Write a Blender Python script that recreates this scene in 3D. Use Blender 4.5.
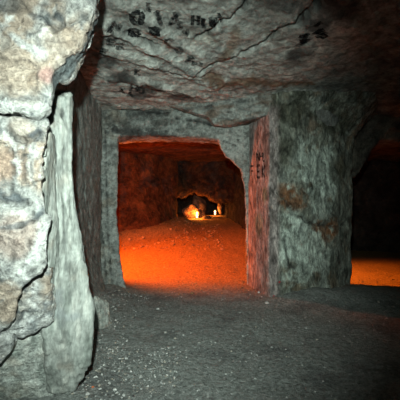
import bpy, bmesh, math, random
import numpy as np
from mathutils import Vector
from mathutils.bvhtree import BVHTree

for o in list(bpy.data.objects):
    bpy.data.objects.remove(o, do_unlink=True)
scene = bpy.context.scene
COL = scene.collection
random.seed(7)
rng = np.random.default_rng(11)

# ------------------------------------------------------------------ camera
CAM = Vector((0.0, 0.0, 1.5))
F = 340.0                                     # focal length in pixels of a 400 px frame
cd = bpy.data.cameras.new('camera')
cd.sensor_width = 36.0
cd.lens = 36.0 * F / 400.0
cd.clip_start = 0.05
cam = bpy.data.objects.new('camera', cd)
cam.location = CAM
cam.rotation_euler = (math.pi / 2, 0, 0)
COL.objects.link(cam)
scene.camera = cam

# ------------------------------------------------------------------ world and lights
w = bpy.data.worlds.new('cave_darkness')
w.use_nodes = True
w.node_tree.nodes['Background'].inputs[0].default_value = (0.5, 0.6, 0.6, 1)
w.node_tree.nodes['Background'].inputs[1].default_value = 0.0
scene.world = w

def aim(o, target):
    o.rotation_euler = (Vector(target) - o.location).to_track_quat('-Z', 'Y').to_euler()

def spot(name, loc, target, energy, color, size, blend, radius):
    d = bpy.data.lights.new(name, 'SPOT')
    d.energy = energy; d.color = color
    d.spot_size = math.radians(size); d.spot_blend = blend
    d.shadow_soft_size = radius
    o = bpy.data.objects.new(name, d)
    o.location = loc
    COL.objects.link(o)
    aim(o, target)
    return o

def point(name, loc, energy, color, radius):
    d = bpy.data.lights.new(name, 'POINT')
    d.energy = energy; d.color = color; d.shadow_soft_size = radius
    o = bpy.data.objects.new(name, d)
    o.location = loc
    COL.objects.link(o)
    return o

ORANGE = (1.0, 0.125, 0.004)
AMBER = (1.0, 0.22, 0.015)
# the photographer's flash, on a bracket up and to the left of the lens
spot('camera_flash', (-0.08, -0.05, 1.84), (-0.55, 4.0, 1.38), 880, (0.86, 1.0, 0.91), 84, 0.95, 0.03)
# floodlight fixed to the back of the doorway wall, out of sight, turned down to the chamber floor
spot('chamber_floodlight', (-2.02, 6.66, 2.15), (-0.7, 7.5, 0.0), 1550, ORANGE, 106, 0.75, 0.28)
spot('added_reveal_spot', (-2.02, 6.68, 2.05), (0.9, 5.85, 1.5), 340, ORANGE, 55, 0.8, 0.12)  # extra spot, added only to brighten the pillar's doorway side
point('chamber_floodlight_spill', (-2.02, 6.66, 2.15), 130, ORANGE, 0.16)
# shaded floodlight behind the pillar, in the side passage
spot('passage_floodlight', (2.78, 7.6, 1.5), (3.50, 7.60, -0.16), 310, AMBER, 98, 0.6, 0.06)

vs = scene.view_settings
vs.view_transform = 'Standard'
vs.look = 'None'
vs.gamma = 1.0
vs.use_curve_mapping = False
vs.exposure = 0.0

# ------------------------------------------------------------------ helpers
def P(px, py, y):
    """point at distance y seen at picture position px, py"""
    return ((px - 200.0) / F * y, y, 1.5 - (py - 200.0) / F * y)

_perm = np.random.default_rng(3).permutation(256).astype(np.int64)
_perm = np.concatenate([_perm, _perm, _perm])
_grad = np.random.default_rng(4).normal(size=(256, 3))
_grad /= np.linalg.norm(_grad, axis=1)[:, None]

def _hash(i, j, k):
    return _perm[_perm[_perm[i & 255] + (j & 255)] + (k & 255)]

def perlin(p):
    pi = np.floor(p).astype(np.int64)
    pf = p - pi
    u = pf * pf * pf * (pf * (pf * 6 - 15) + 10)
    out = 0
    for a in (0, 1):
        wx = u[:, 0] if a else 1 - u[:, 0]
        for b in (0, 1):
            wy = u[:, 1] if b else 1 - u[:, 1]
            for c in (0, 1):
                wz = u[:, 2] if c else 1 - u[:, 2]
                g = _grad[_hash(pi[:, 0] + a, pi[:, 1] + b, pi[:, 2] + c)]
                out = out + wx * wy * wz * np.einsum('ij,ij->i', g, pf - np.array((a, b, c)))
    return out * 1.5

def fbm(p, freq, octaves=4, gain=0.5, off=0.0):
    s = 0; a = 1.0; t = 0
    q = p * freq + off
    for i in range(octaves):
        s = s + a * perlin(q)
        t += a
        a *= gain
        q = q * 2.03 + 17.3
    return s / t

def ridged(p, freq, octaves=4, off=0.0):
    s = 0; a = 1.0; t = 0
    q = p * freq + off
    for i in range(octaves):
        s = s + a * (1 - 2 * np.abs(perlin(q)))
        t += a
        a *= 0.55
        q = q * 2.07 + 9.1
    return s / t

_cell = np.random.default_rng(5).random((256, 3))
def worley(p, freq, off=0.0):
    """distance to the nearest feature, second nearest minus nearest, and cell id"""
    q = p * freq + off
    pi = np.floor(q).astype(np.int64)
    d1 = np.full(len(q), 9.0); d2 = np.full(len(q), 9.0); idd = np.zeros(len(q), dtype=np.int64)
    for a in (-1, 0, 1):
        for b in (-1, 0, 1):
            for c in (-1, 0, 1):
                h = _hash(pi[:, 0] + a, pi[:, 1] + b, pi[:, 2] + c)
                f = pi + np.array((a, b, c)) + _cell[h]
                d = np.linalg.norm(q - f, axis=1)
                n = d < d1
                d2 = np.where(n, d1, np.minimum(d2, d))
                idd = np.where(n, h, idd)
                d1 = np.where(n, d, d1)
    return d1, d2 - d1, idd

def sstep(a, b, x):
    t = np.clip((x - a) / (b - a), 0, 1)
    return t * t * (3 - 2 * t)

def mixc(a, b, t):
    return a * (1 - t[:, None]) + np.array(b) * t[:, None]

def poly_dist(p, line):
    """distance of each point to a 3-D polyline"""
    d = np.full(len(p), 99.0)
    L = np.array(line, dtype=float)
    for a, b in zip(L[:-1], L[1:]):
        ab = b - a
        t = np.clip(((p - a) @ ab) / max(ab @ ab, 1e-9), 0, 1)
        d = np.minimum(d, np.linalg.norm(p - (a + t[:, None] * ab), axis=1))
    return d

# ------------------------------------------------------------------ materials
def rock_material(name, rough=0.9, grain=60.0, bump=0.5, bumpdist=0.01, speck=0.25, scale_xyz=(1, 1, 1)):
    m = bpy.data.materials.new(name)
    m.use_nodes = True
    nt = m.node_tree; N = nt.nodes; L = nt.links
    b = N['Principled BSDF']
    b.inputs['Roughness'].default_value = rough
    b.inputs['Specular IOR Level'].default_value = 0.25
    at = N.new('ShaderNodeAttribute'); at.attribute_name = 'tint'
    tc = N.new('ShaderNodeTexCoord')
    mp = N.new('ShaderNodeMapping'); mp.inputs['Scale'].default_value = scale_xyz
    L.new(tc.outputs['Object'], mp.inputs[0])
    def noise(scale, detail, lo, hi, a, z):
        n = N.new('ShaderNodeTexNoise'); n.inputs['Scale'].default_value = scale
        n.inputs['Detail'].default_value = detail; n.inputs['Roughness'].default_value = 0.68
        n.inputs['Distortion'].default_value = 0.4
        L.new(mp.outputs[0], n.inputs[0])
        r = N.new('ShaderNodeMapRange')
        r.inputs['From Min'].default_value = lo; r.inputs['From Max'].default_value = hi
        r.inputs['To Min'].default_value = a; r.inputs['To Max'].default_value = z
        L.new(n.outputs[0], r.inputs[0])
        return n, r
    n1, r1 = noise(grain, 6, 0.3, 0.7, 1 - speck, 1 + speck)            # grain
    n2, r2 = noise(grain * 0.33, 8, 0.36, 0.60, 1 - 1.5 * speck, 1.12)  # blotches of dirt
    mu = N.new('ShaderNodeMath'); mu.operation = 'MULTIPLY'
    L.new(r1.outputs[0], mu.inputs[0]); L.new(r2.outputs[0], mu.inputs[1])
    mx = N.new('ShaderNodeVectorMath'); mx.operation = 'SCALE'
    L.new(at.outputs['Color'], mx.inputs[0]); L.new(mu.outputs[0], mx.inputs['Scale'])
    L.new(mx.outputs[0], b.inputs['Base Color'])
    ad = N.new('ShaderNodeMath'); ad.operation = 'MULTIPLY_ADD'
    ad.inputs[1].default_value = 2.2
    L.new(n2.outputs[0], ad.inputs[0]); L.new(n1.outputs[0], ad.inputs[2])
    bp = N.new('ShaderNodeBump'); bp.inputs['Strength'].default_value = bump
    bp.inputs['Distance'].default_value = bumpdist
    L.new(ad.outputs[0], bp.inputs['Height']); L.new(bp.outputs[0], b.inputs['Normal'])
    return m

def plain_material(name, color, rough=0.8, metal=0.0, emit=None, estr=0.0, noise=0.0):
    m = bpy.data.materials.new(name)
    m.use_nodes = True
    nt = m.node_tree; N = nt.nodes; L = nt.links
    b = N['Principled BSDF']
    b.inputs['Base Color'].default_value = (*color, 1)
    b.inputs['Roughness'].default_value = rough
    b.inputs['Metallic'].default_value = metal
    if noise:
        n = N.new('ShaderNodeTexNoise'); n.inputs['Scale'].default_value = 40
        cr = N.new('ShaderNodeMapRange')
        cr.inputs['To Min'].default_value = 1 - noise; cr.inputs['To Max'].default_value = 1 + noise
        L.new(n.outputs[0], cr.inputs[0])
        v = N.new('ShaderNodeVectorMath'); v.operation = 'SCALE'
        v.inputs[0].default_value = color
        L.new(cr.outputs[0], v.inputs['Scale']); L.new(v.outputs[0], b.inputs['Base Color'])
    if emit:
        b.inputs['Emission Color'].default_value = (*emit, 1)
        b.inputs['Emission Strength'].default_value = estr
    return m

def paint_material(name, color, cover=0.6):
    """worn charcoal strokes: patchy cover over the stone"""
    m = bpy.data.materials.new(name)
    m.use_nodes = True
    nt = m.node_tree; N = nt.nodes; L = nt.links
    b = N['Principled BSDF']
    b.inputs['Base Color'].default_value = (*color, 1); b.inputs['Roughness'].default_value = 1
    b.inputs['Specular IOR Level'].default_value = 0.05
    n = N.new('ShaderNodeTexNoise'); n.inputs['Scale'].default_value = 28; n.inputs['Detail'].default_value = 5
    r = N.new('ShaderNodeMapRange')
    r.inputs['From Min'].default_value = 0.35; r.inputs['From Max'].default_value = 0.6
    r.inputs['To Min'].default_value = cover * 0.5; r.inputs['To Max'].default_value = min(1, cover * 1.35)
    tc = N.new('ShaderNodeTexCoord')
    L.new(tc.outputs['Object'], n.inputs[0])
    L.new(n.outputs[0], r.inputs[0]); L.new(r.outputs[0], b.inputs['Alpha'])
    return m

M = {
    'pale': rock_material('pale_limestone', 0.85, 60, 1.0, 0.022, 0.34),
    'slab': rock_material('streaked_limestone', 0.85, 48, 0.7, 0.014, 0.28, (1, 1, 0.25)),
    'wall': rock_material('grey_limestone', 0.9, 30, 0.9, 0.035, 0.36),
    'pillar': rock_material('hewn_limestone', 0.9, 28, 1.0, 0.05, 0.5, (1, 1, 0.5)),
    'ceil': rock_material('sooty_limestone', 0.9, 26, 0.8, 0.03, 0.36),
    'floor': rock_material('trodden_grit', 0.92, 75, 0.9, 0.02, 0.32),
    'dark': rock_material('dark_limestone', 0.9, 9, 0.9, 0.08, 0.45),
    'pebble': rock_material('pebble_stone', 0.8, 90, 0.4, 0.004, 0.2),
    'charcoal': paint_material('charcoal_marks', (0.014, 0.015, 0.016), 0.72),
    'faint': paint_material('faded_charcoal_marks', (0.02, 0.021, 0.022), 0.5),
    'housing': plain_material('black_lamp_housing', (0.03, 0.03, 0.03), 0.5, 0.3, noise=0.2),
    'glow': plain_material('lit_lamp_tube', (0.9, 0.9, 0.7), 0.3, emit=(0.90, 1.0, 0.55), estr=1.4),
    'glow2': plain_material('lit_warm_lamp_tube', (0.9, 0.8, 0.6), 0.3, emit=(1.0, 0.82, 0.5), estr=1.1),
    'red': plain_material('red_plastic', (0.35, 0.01, 0.02), 0.4, noise=0.15),
}

def tag(o, label, cat, group=None, kind=None):
    if label: o['label'] = label
    if cat: o['category'] = cat
    if group: o['group'] = group
    if kind: o['kind'] = kind
    return o

def empty(name, loc):
    o = bpy.data.objects.new(name, None)
    o.location = loc
    o.empty_display_size = 0.1
    COL.objects.link(o)
    return o

def attach(o, parent):
    if parent is not None:
        o.parent = parent
        o.matrix_parent_inverse = parent.matrix_world.inverted()
        # world coordinates stay as they are: parent's offset is taken out of the child
        o.matrix_parent_inverse.identity()
        o.location = tuple(-c for c in parent.location)
    return o

def mesh_obj(name, verts, faces, mat, parent=None, tint=None, smooth=True, origin=None):
    me = bpy.data.meshes.new(name)
    verts = np.asarray(verts, dtype=np.float64)
    if origin is not None:
        verts = verts - np.array(origin)
    if isinstance(faces, np.ndarray):
        nf, k = faces.shape
        me.vertices.add(len(verts)); me.vertices.foreach_set('co', verts.ravel())
        me.loops.add(nf * k); me.loops.foreach_set('vertex_index', faces.ravel().astype(np.int32))
        me.polygons.add(nf)
        me.polygons.foreach_set('loop_start', np.arange(0, nf * k, k, dtype=np.int32))
        me.update(calc_edges=True)
    else:
        me.from_pydata([tuple(v) for v in verts], [], faces)
    me.validate()
    if tint is not None:
        a = me.color_attributes.new('tint', 'FLOAT_COLOR', 'POINT')
        c = np.ones((len(verts), 4)); c[:, :3] = np.clip(tint, 0.004, 0.92)
        a.data.foreach_set('color', c.ravel())
    if smooth:
        me.polygons.foreach_set('use_smooth', np.ones(len(me.polygons), dtype=bool))
    me.materials.append(mat)
    me.update()
    o = bpy.data.objects.new(name, me)
    COL.objects.link(o)
    if origin is not None:
        o.location = origin
    attach(o, parent) if parent is not None else None
    return o

def solid_front(front, back):
    """closed solid between a front outline and a back outline with as many points"""
    n = len(front)
    v = list(front) + list(back)
    f = [tuple(range(n)), tuple(range(2 * n - 1, n - 1, -1))]
    for i in range(n):
        j = (i + 1) % n
        f.append((i, i + n, j + n, j))
    return v, f

def solid_loft(sections):
    n = len(sections[0]); v = []; f = []
    for sec in sections: v += list(sec)
    f.append(tuple(range(n)))
    m = len(sections)
    f.append(tuple(range(m * n - 1, (m - 1) * n - 1, -1)))
    for k in range(m - 1):
        for i in range(n):
            j = (i + 1) % n
            f.append((k * n + i, (k + 1) * n + i, (k + 1) * n + j, k * n + j))
    return v, f

def solid_up(foot, z0, z1, top=None):
    lo = [(x, y, z0) for x, y in foot]
    hi = [(x, y, z1) for x, y in (top or foot)]
    return solid_front(lo, hi)

def hull(points):
    bm = bmesh.new()
    for p in points: bm.verts.new(p)
    r = bmesh.ops.convex_hull(bm, input=bm.verts)
    bmesh.ops.delete(bm, geom=[v for v in bm.verts if not v.link_faces], context='VERTS')
    bm.verts.index_update()
    v = [tuple(x.co) for x in bm.verts]
    f = [tuple(x.index for x in fc.verts) for fc in bm.faces]
    bm.free()
    return v, f

def remesh(solids, voxel):
    """one skin around overlapping solids, as numpy verts and quads"""
    bm = bmesh.new()
    for v, f in solids:
        vs_ = [bm.verts.new(p) for p in v]
        for fc in f:
            try: bm.faces.new([vs_[i] for i in fc])
            except ValueError: pass
    bmesh.ops.recalc_face_normals(bm, faces=bm.faces)
    bmesh.ops.triangulate(bm, faces=bm.faces)
    me = bpy.data.meshes.new('tmp'); bm.to_mesh(me); bm.free()
    o = bpy.data.objects.new('tmp', me); COL.objects.link(o)
    md = o.modifiers.new('r', 'REMESH'); md.mode = 'VOXEL'; md.voxel_size = voxel
    dg = bpy.context.evaluated_depsgraph_get()
    ev = o.evaluated_get(dg)
    m2 = bpy.data.meshes.new_from_object(ev)
    n = len(m2.vertices)
    v = np.empty(n * 3); m2.vertices.foreach_get('co', v)
    q = np.empty(len(m2.loops), dtype=np.int32); m2.loops.foreach_get('vertex_index', q)
    assert len(m2.loops) == 4 * len(m2.polygons)
    bpy.data.objects.remove(o, do_unlink=True)
    bpy.data.meshes.remove(me); bpy.data.meshes.remove(m2)
    return v.reshape(-1, 3), q.reshape(-1, 4).copy()

def normals(v, q):
    n = np.cross(v[q[:, 2]] - v[q[:, 0]], v[q[:, 3]] - v[q[:, 1]])
    out = np.zeros_like(v)
    for k in range(4):
        np.add.at(out, q[:, k], n)
    return out / np.maximum(np.linalg.norm(out, axis=1), 1e-9)[:, None]

def relax(v, q, times):
    e = np.concatenate([q[:, (0, 1)], q[:, (1, 2)], q[:, (2, 3)], q[:, (3, 0)]])
    cnt = np.zeros(len(v)); np.add.at(cnt, e[:, 0], 1); np.add.at(cnt, e[:, 1], 1)
    cnt = np.maximum(cnt, 1)
    for _ in range(times):
        s = np.zeros_like(v)
        np.add.at(s, e[:, 0], v[e[:, 1]]); np.add.at(s, e[:, 1], v[e[:, 0]])
        v = 0.4 * v + 0.6 * s / cnt[:, None]
    return v

def bvh_of(v, q):
    return BVHTree.FromPolygons(v.tolist(), q.tolist())

def hit(bvh, px, py):
    d = Vector(((px - 200) / F, 1.0, -(py - 200) / F)).normalized()
    loc, nor, _, _ = bvh.ray_cast(CAM, d)
    return loc, nor

def on_surface(bvh, pts):
    out = []
    for px, py in pts:
        h = hit(bvh, px, py)[0]
        if h is not None: out.append(tuple(h))
    return out

def grow(v, q, fn):
    n = normals(v, q)
    return v + n * fn(v, n)[:, None]

def carve(v, q, bvh, lines):
    """cracks: lines of (points, width, depth)"""
    n = normals(v, q)
    d = np.zeros(len(v)); mask = np.zeros(len(v))
    jit = fbm(v, 14, 2)
    for pts, wd, dep in lines:
        L = on_surface(bvh, pts)
        if len(L) < 2: continue
        s = poly_dist(v, L) + jit * wd * 1.5
        g = np.exp(-(np.maximum(s, 0) / wd) ** 2)
        d = np.minimum(d, -dep * g)
        mask = np.maximum(mask, g)
    return v + n * d[:, None], mask

def blob(v, bvh, px, py, r, rag=0.5):
    h = hit(bvh, px, py)[0]
    if h is None: return np.zeros(len(v))
    d = np.linalg.norm(v - np.array(h), axis=1) / r + rag * fbm(v, 5, 4, 0.6)
    return sstep(1.0, 0.45, d)

def streak(v, bvh, pts, wd, rag=1.3):
    L = on_surface(bvh, pts)
    if len(L) < 2: return np.zeros(len(v))
    d = poly_dist(v, L) / wd + rag * fbm(v, 9, 4, 0.6)
    return sstep(1.0, 0.3, d)

# ================================================================== FLOOR
def floor_height(x, y):
    """world height of the trodden floor"""
    p = np.stack([x, y, np.zeros_like(x)], 1)
    z = 0.0 * x
    ch = sstep(6.0, 13.0, y) * 0.78 * sstep(2.6, 1.4, x)       # climbs into the lit chamber
    z = z + ch
    # low rubble bank along the chamber's left wall
    wall = np.interp(y, [6, 8, 9.3, 10.2, 11.4, 13, 24], [-3.0, -3.2, -2.45, -1.25, -0.75, -0.8, -1.2])
    z = z + 0.24 * sstep(0.9, 0.0, x - wall) * sstep(7.6, 9.0, y) * sstep(12.6, 11.4, y)
    # the side passage lies lower, behind a lip
    z = z - 0.16 * sstep(5.9, 6.5, y + 0.12 * (x - 3)) * sstep(2.2, 2.8, x)
    z = z + 0.012 * np.exp(-((y + 0.12 * (x - 3) - 5.75) / 0.35) ** 2) * sstep(2.0, 2.8, x)
    # trampled earth heaped against the feet of the rocks
    z = z + 0.13 * np.exp(-(((x - 1.75) / 0.75) ** 2 + ((y - 5.2) / 0.35) ** 2))
    z = z + 0.06 * np.exp(-(((x - 2.5) / 0.6) ** 2 + ((y - 5.6) / 0.4) ** 2))
    z = z + 0.12 * np.exp(-((x + 1.5) / 0.28) ** 2) * sstep(3.4, 4.4, y) * sstep(6.2, 5.4, y)
    near = sstep(9, 5, y)
    z = z + 0.035 * fbm(p, 0.9, 3) + 0.022 * fbm(p, 3.5, 3, off=5)
    return z, near

ys = [0.9]
while ys[-1] < 24: ys.append(ys[-1] + max(0.012, 0.0062 * ys[-1] if ys[-1] < 7 else 0.010 * ys[-1]))
ys = np.array(ys)
xs = np.linspace(-4.5, 8.0, 620)
# columns are denser where the camera stands
xs = np.sign(np.linspace(-1, 1, 560)) * np.abs(np.linspace(-1, 1, 560)) ** 1.5
xs = 0.6 + np.where(xs < 0, xs * 5.0, xs * 7.5)
X, Y = np.meshgrid(xs, ys)
fx, fy = X.ravel(), Y.ravel()
fz, _ = floor_height(fx, fy)
fp = np.stack([fx, fy, fz], 1)
d1, d2, cid = worley(fp, 26)
fz = fz + 0.010 * fbm(fp, 14, 4, 0.65) + 0.007 * np.clip(0.55 - d1, 0, 1) * (cid % 5 < 2)
fp[:, 2] = fz
nx, ny = len(xs), len(ys)
idx = np.arange(nx * ny).reshape(ny, nx)
fq = np.stack([idx[:-1, :-1], idx[:-1, 1:], idx[1:, 1:], idx[1:, :-1]], -1).reshape(-1, 4)
c = np.tile(np.array((0.28, 0.30, 0.285)), (len(fp), 1))
t = fbm(fp, 1.6, 4, 0.6)
c = mixc(c, (0.18, 0.19, 0.185), sstep(-0.05, 0.35, t))
c = mixc(c, (0.30, 0.305, 0.29), sstep(0.08, 0.4, fbm(fp, 3.2, 4, 0.6, off=40)) * 0.7)
c = mixc(c, (0.40, 0.41, 0.39), ((cid % 9 == 0) & (d1 < 0.33)).astype(float) * 0.7)
c = mixc(c, (0.12, 0.115, 0.11), ((cid % 11 == 3) & (d1 < 0.35)).astype(float) * 0.6)
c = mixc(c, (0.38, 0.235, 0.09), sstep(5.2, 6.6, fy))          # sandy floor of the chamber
c = c * (1 + 0.35 * fbm(fp, 18, 3, 0.7))[:, None]
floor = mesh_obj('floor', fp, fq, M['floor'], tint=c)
tag(floor, 'trodden grey grit floor of the cave running into the orange chamber', 'floor', kind='structure')
FLOOR_BVH = bvh_of(fp, fq)
def fheight(x, y):
    h = FLOOR_BVH.ray_cast(Vector((x, y, 3.0)), Vector((0, 0, -1)))[0]
    return h.z if h else 0.0

# ================================================================== CEILING
def cpt(px, py, z=3.08):
    y = (z - 1.5) * F / (200 - py)
    return ((px - 200) / F * y, y, 0.0)

cx = np.linspace(-3.2, 6.0, 520)
cy = np.linspace(0.8, 6.6, 380)
X, Y = np.meshgrid(cx, cy)
px_, py_ = X.ravel(), Y.ravel()
flat = np.stack([px_, py_, np.zeros_like(px_)], 1)
warp = fbm(flat, 1.1, 4)
s = py_ - 0.62 * px_ + 0.35 * warp
def stairs(s, k, sharp):
    f = s * k
    i = np.floor(f); r = f - i
    return (i + sstep(1 - sharp, 1, r)) / k
cz = 3.12 + 0.09 * fbm(flat, 0.7, 4, 0.5)
left_side = sstep(1.4, 0.2, px_)
cz = cz - (0.05 * (stairs(s, 2.3, 0.16) - 3.6)) * left_side * sstep(2.6, 3.4, py_) - 0.0
cz = cz + 0.16 * sstep(3.4, 2.2, py_)
cz = cz + 0.05 * sstep(1.0, 3.0, px_) * sstep(3.0, 5.0, py_)
cz = cz + 0.05 * fbm(flat, 3.0, 4, 0.6, off=3) + 0.022 * ridged(flat * np.array((1, 1, 1)), 7.0, 4, off=8)
for pts, hgt in (([(96, 30), (125, 40), (165, 58), (200, 73)], 0.07), ([(98, 50), (140, 60), (180, 72), (216, 86)], 0.06), ([(105, 74), (150, 81), (205, 95)], 0.05), ([(120, 18), (150, 30), (180, 50), (205, 60)], 0.05)):
    L = [cpt(*p) for p in pts]
    d = poly_dist(flat, L) + 0.06 * fbm(flat, 3, 3, off=44)
    cz = cz - hgt * np.exp(-(d / 0.085) ** 2)
# long cracks and overlapping ledges
ceil_cracks = [
    ([(190, 73), (214, 66), (234, 62), (250, 56), (262, 51), (280, 40), (292, 34), (298, 35), (306, 28), (316, 22), (321, 12), (326, 0), (330, -30)], 0.03, 0.16, 0.06),
    ([(196, 44), (208, 39), (222, 31), (230, 29), (238, 24), (250, 13), (262, 7), (280, 2)], 0.025, 0.12, 0.04),
    ([(130, 38), (142, 43), (158, 51)], 0.022, 0.10, 0.0),
    ([(148, 65), (165, 70), (188, 77), (200, 80)], 0.024, 0.10, 0.0),
    ([(142, 80), (160, 84), (188, 91)], 0.024, 0.05, 0.0),
]
crackmask = np.zeros(len(flat))
jit = fbm(flat, 9, 4, 0.7)
for pts, wd, dep, step in ceil_cracks:
    L = [cpt(*p) for p in pts]
    d = poly_dist(flat, L) + jit * wd * 2.0 - 0.1 * wd
    g = np.exp(-(np.maximum(d, 0) / wd) ** 2)
    cz = cz + dep * g
    crackmask = np.maximum(crackmask, g)
    if step:
        LL = np.array(L)
        # the slab on the camera's side of the crack hangs lower
        lx = np.interp(px_, LL[:, 0], LL[:, 1])
        inside = sstep(0.0, 0.05, lx - py_) * sstep(LL[0, 0] - 0.25, LL[0, 0] + 0.1, px_) * sstep(LL[:, 0].max() + 0.02, LL[:, 0].max() - 0.05, px_)
        cz = cz - step * inside * np.exp(-np.maximum(lx - py_, 0) / 0.6)
# flares down to the pillar and to the back wall
cz = cz - 0.55 * np.exp(-(np.maximum(0, np.hypot((px_ - 1.75) / 1.0, (py_ - 6.1) / 0.9) - 0.75) / 0.20) ** 2) * sstep(0.8, 1.3, px_)
cz = cz - 0.30 * sstep(2.2, 4.5, px_) * sstep(4.4, 6.0, py_)
ceil_v = np.stack([px_, py_, cz], 1)
ny, nx = len(cy), len(cx)
idx = np.arange(nx * ny).reshape(ny, nx)
ceil_q = np.stack([idx[:-1, :-1], idx[1:, :-1], idx[1:, 1:], idx[:-1, 1:]], -1).reshape(-1, 4)
# thickness: a roof of rock above
edge = np.concatenate([idx[0, :], idx[1:, -1], idx[-1, -2::-1], idx[-2:0:-1, 0]])
c = np.tile(np.array((0.47, 0.49, 0.455)), (len(ceil_v), 1))
cv = ceil_v * np.array((1, 1, 2.0))
rot = np.stack([(flat[:, 0] + 0.62 * flat[:, 1]) * 0.55, (flat[:, 1] - 0.62 * flat[:, 0]) * 2.2, flat[:, 2]], 1)
c = mixc(c, (0.25, 0.215, 0.165), sstep(0.05, 0.35, fbm(rot, 1.7, 5, 0.65, off=2)) * left_side * 0.6)
c = mixc(c, (0.52, 0.56, 0.52), sstep(0.05, 0.35, fbm(flat, 1.9, 5, 0.65, off=31)) * 0.6)
c = mixc(c, (0.27, 0.22, 0.16), sstep(0.10, 0.35, fbm(flat, 1.4, 5, 0.6, off=77)) * sstep(0.2, 1.0, px_) * 0.6)
soot = sstep(0.02, 0.32, fbm(flat, 2.6, 5, 0.65, off=12)) * 0.75
c = mixc(c, (0.055, 0.06, 0.06), soot * 0.75)
right_falloff = sstep(1.0, 2.2, px_ + 0.35 * fbm(flat, 1.5, 4, 0.6, off=60))  # flash fading towards the right, painted into the ceiling colour
c = mixc(c, (0.05, 0.055, 0.05), right_falloff * (0.72 + 0.25 * np.clip(fbm(flat, 3, 4, 0.6) * 2, -1, 1)))
def cblob(px, py, r, rag=0.7):
    d = np.linalg.norm(flat - np.array(cpt(px, py)), axis=1) / r + rag * fbm(flat, 4, 4, 0.6)
    return sstep(1.0, 0.4, d)
for a in ((150, 86, 0.3), (180, 94, 0.25), (120, 76, 0.25), (185, 3, 0.26), (122, 2, 0.12), (108, 62, 0.22), (122, 40, 0.16), (143, 92, 0.22), (315, 35, 0.16), (340, 20, 0.25), (330, 8, 0.2), (300, 60, 0.2)):
    c = mixc(c, (0.035, 0.037, 0.036), cblob(*a) * 0.8)
def cstreak(pts, wd, rag=0.6):
    d = poly_dist(flat, [cpt(*p) for p in pts]) / wd + rag * fbm(flat, 8, 4, 0.6)
    return sstep(1.0, 0.3, d)
c = mixc(c, (0.20, 0.085, 0.045), cstreak([(150, 38), (163, 45), (172, 53)], 0.06) * 0.8)
c = mixc(c, (0.13, 0.06, 0.035), cstreak([(146, 80), (165, 85), (188, 91)], 0.05) * 0.9)
c = mixc(c, (0.62, 0.62, 0.55), cstreak([(192, 47), (204, 45), (216, 50)], 0.07) * 0.6)
c = mixc(c, (0.28, 0.17, 0.09), cstreak([(222, 62), (232, 52), (236, 40)], 0.09) * 0.55)
c = mixc(c, (0.58, 0.62, 0.58), cstreak([(120, 36), (150, 52), (190, 66), (215, 72)], 0.07) * 0.5)
c = mixc(c, (0.19, 0.12, 0.07), cstreak([(212, 78), (226, 86), (250, 82), (275, 86), (305, 88)], 0.16, 1.2) * 0.85)
c = mixc(c, (0.01, 0.01, 0.01), crackmask * 0.9)
c = c * (1 + 0.5 * fbm(flat, 16, 3, 0.7))[:, None]
nb = len(ceil_v)
top = ceil_v[edge].copy(); top[:, 2] = 3.9
allv = np.concatenate([ceil_v, top])
ne = len(edge)
side = np.stack([edge, np.roll(edge, -1), nb + np.roll(np.arange(ne), -1), nb + np.arange(ne)], 1)
allc = np.concatenate([c, np.tile((0.1, 0.1, 0.1), (ne, 1))])
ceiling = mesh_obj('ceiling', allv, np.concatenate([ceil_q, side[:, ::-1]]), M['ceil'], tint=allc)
tag(ceiling, 'low sooty limestone ceiling with long cracks and charcoal scrawl', 'ceiling', kind='structure')
CEIL_BVH = bvh_of(ceil_v, ceil_q)

# ================================================================== NEAR OUTCROP (left)
outcrop = empty('rock_outcrop', (-1.25, 2.7, 0.0))
tag(outcrop, 'pale flash-lit limestone outcrop with a jutting upper block and ribbed slab', 'rock')

def near_tint(v, warm=1.0):
    c = np.tile(np.array((0.60, 0.615, 0.59)), (len(v), 1))
    c = mixc(c, (0.56, 0.42, 0.31), sstep(-0.02, 0.28, fbm(v, 2.6, 4, 0.55, off=6)) * 0.75 * warm)
    c = mixc(c, (0.80, 0.82, 0.80), sstep(0.05, 0.33, fbm(v, 4.2, 4, 0.6, off=20)) * 0.8)
    c = mixc(c, (0.17, 0.20, 0.22), sstep(0.12, 0.38, fbm(v * np.array((1, 1, 1.5)), 4.6, 5, 0.62, off=50)) * 0.85)
    c = mixc(c, (0.09, 0.11, 0.12), sstep(0.08, 0.34, fbm(v * np.array((1, 1, 1.4)), 8, 5, 0.72, off=70)) * 0.85)
    c = mixc(c, (1.05, 1.08, 1.06), sstep(0.12, 0.36, fbm(v, 8, 5, 0.72, off=71)) * 0.85)
    return 0.84 * c * (1 + 0.45 * fbm(v, 20, 3, 0.7))[:, None]

def near_rough(v, n):
    r = 0.028 * fbm(v, 3.0, 3, 0.5) + 0.018 * ridged(v * np.array((1, 1, 1.4)), 5.0, 4, off=4)
    d1, d2, cid = worley(v + 0.05 * np.stack([fbm(v, 5, 2)] * 3, 1), 6.5, off=2)
    r = r + 0.032 * ((cid % 7) / 7.0 - 0.5) * sstep(0.0, 0.10, d2) + 0.017 * fbm(v, 15, 4, 0.68)
    return r

def near_part(name, solids, voxel, cracks=(), rough=near_rough, tint=None, mat='pale', smooth=2, paint=None, parent=outcrop):
    v, q = remesh(solids, voxel)
    v = relax(v, q, smooth)
    v = grow(v, q, rough)
    b = bvh_of(v, q)
    mask = np.zeros(len(v))
    if cracks:
        v, mask = carve(v, q, b, cracks)
    c = (tint or near_tint)(v)
    if paint: c = paint(v, b, c / 0.84) * 0.84
    c = mixc(c, (0.03, 0.035, 0.035), mask * 0.6)
    o = mesh_obj(name, v, q, M[mat], parent, tint=c)
    return o, v, q

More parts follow.
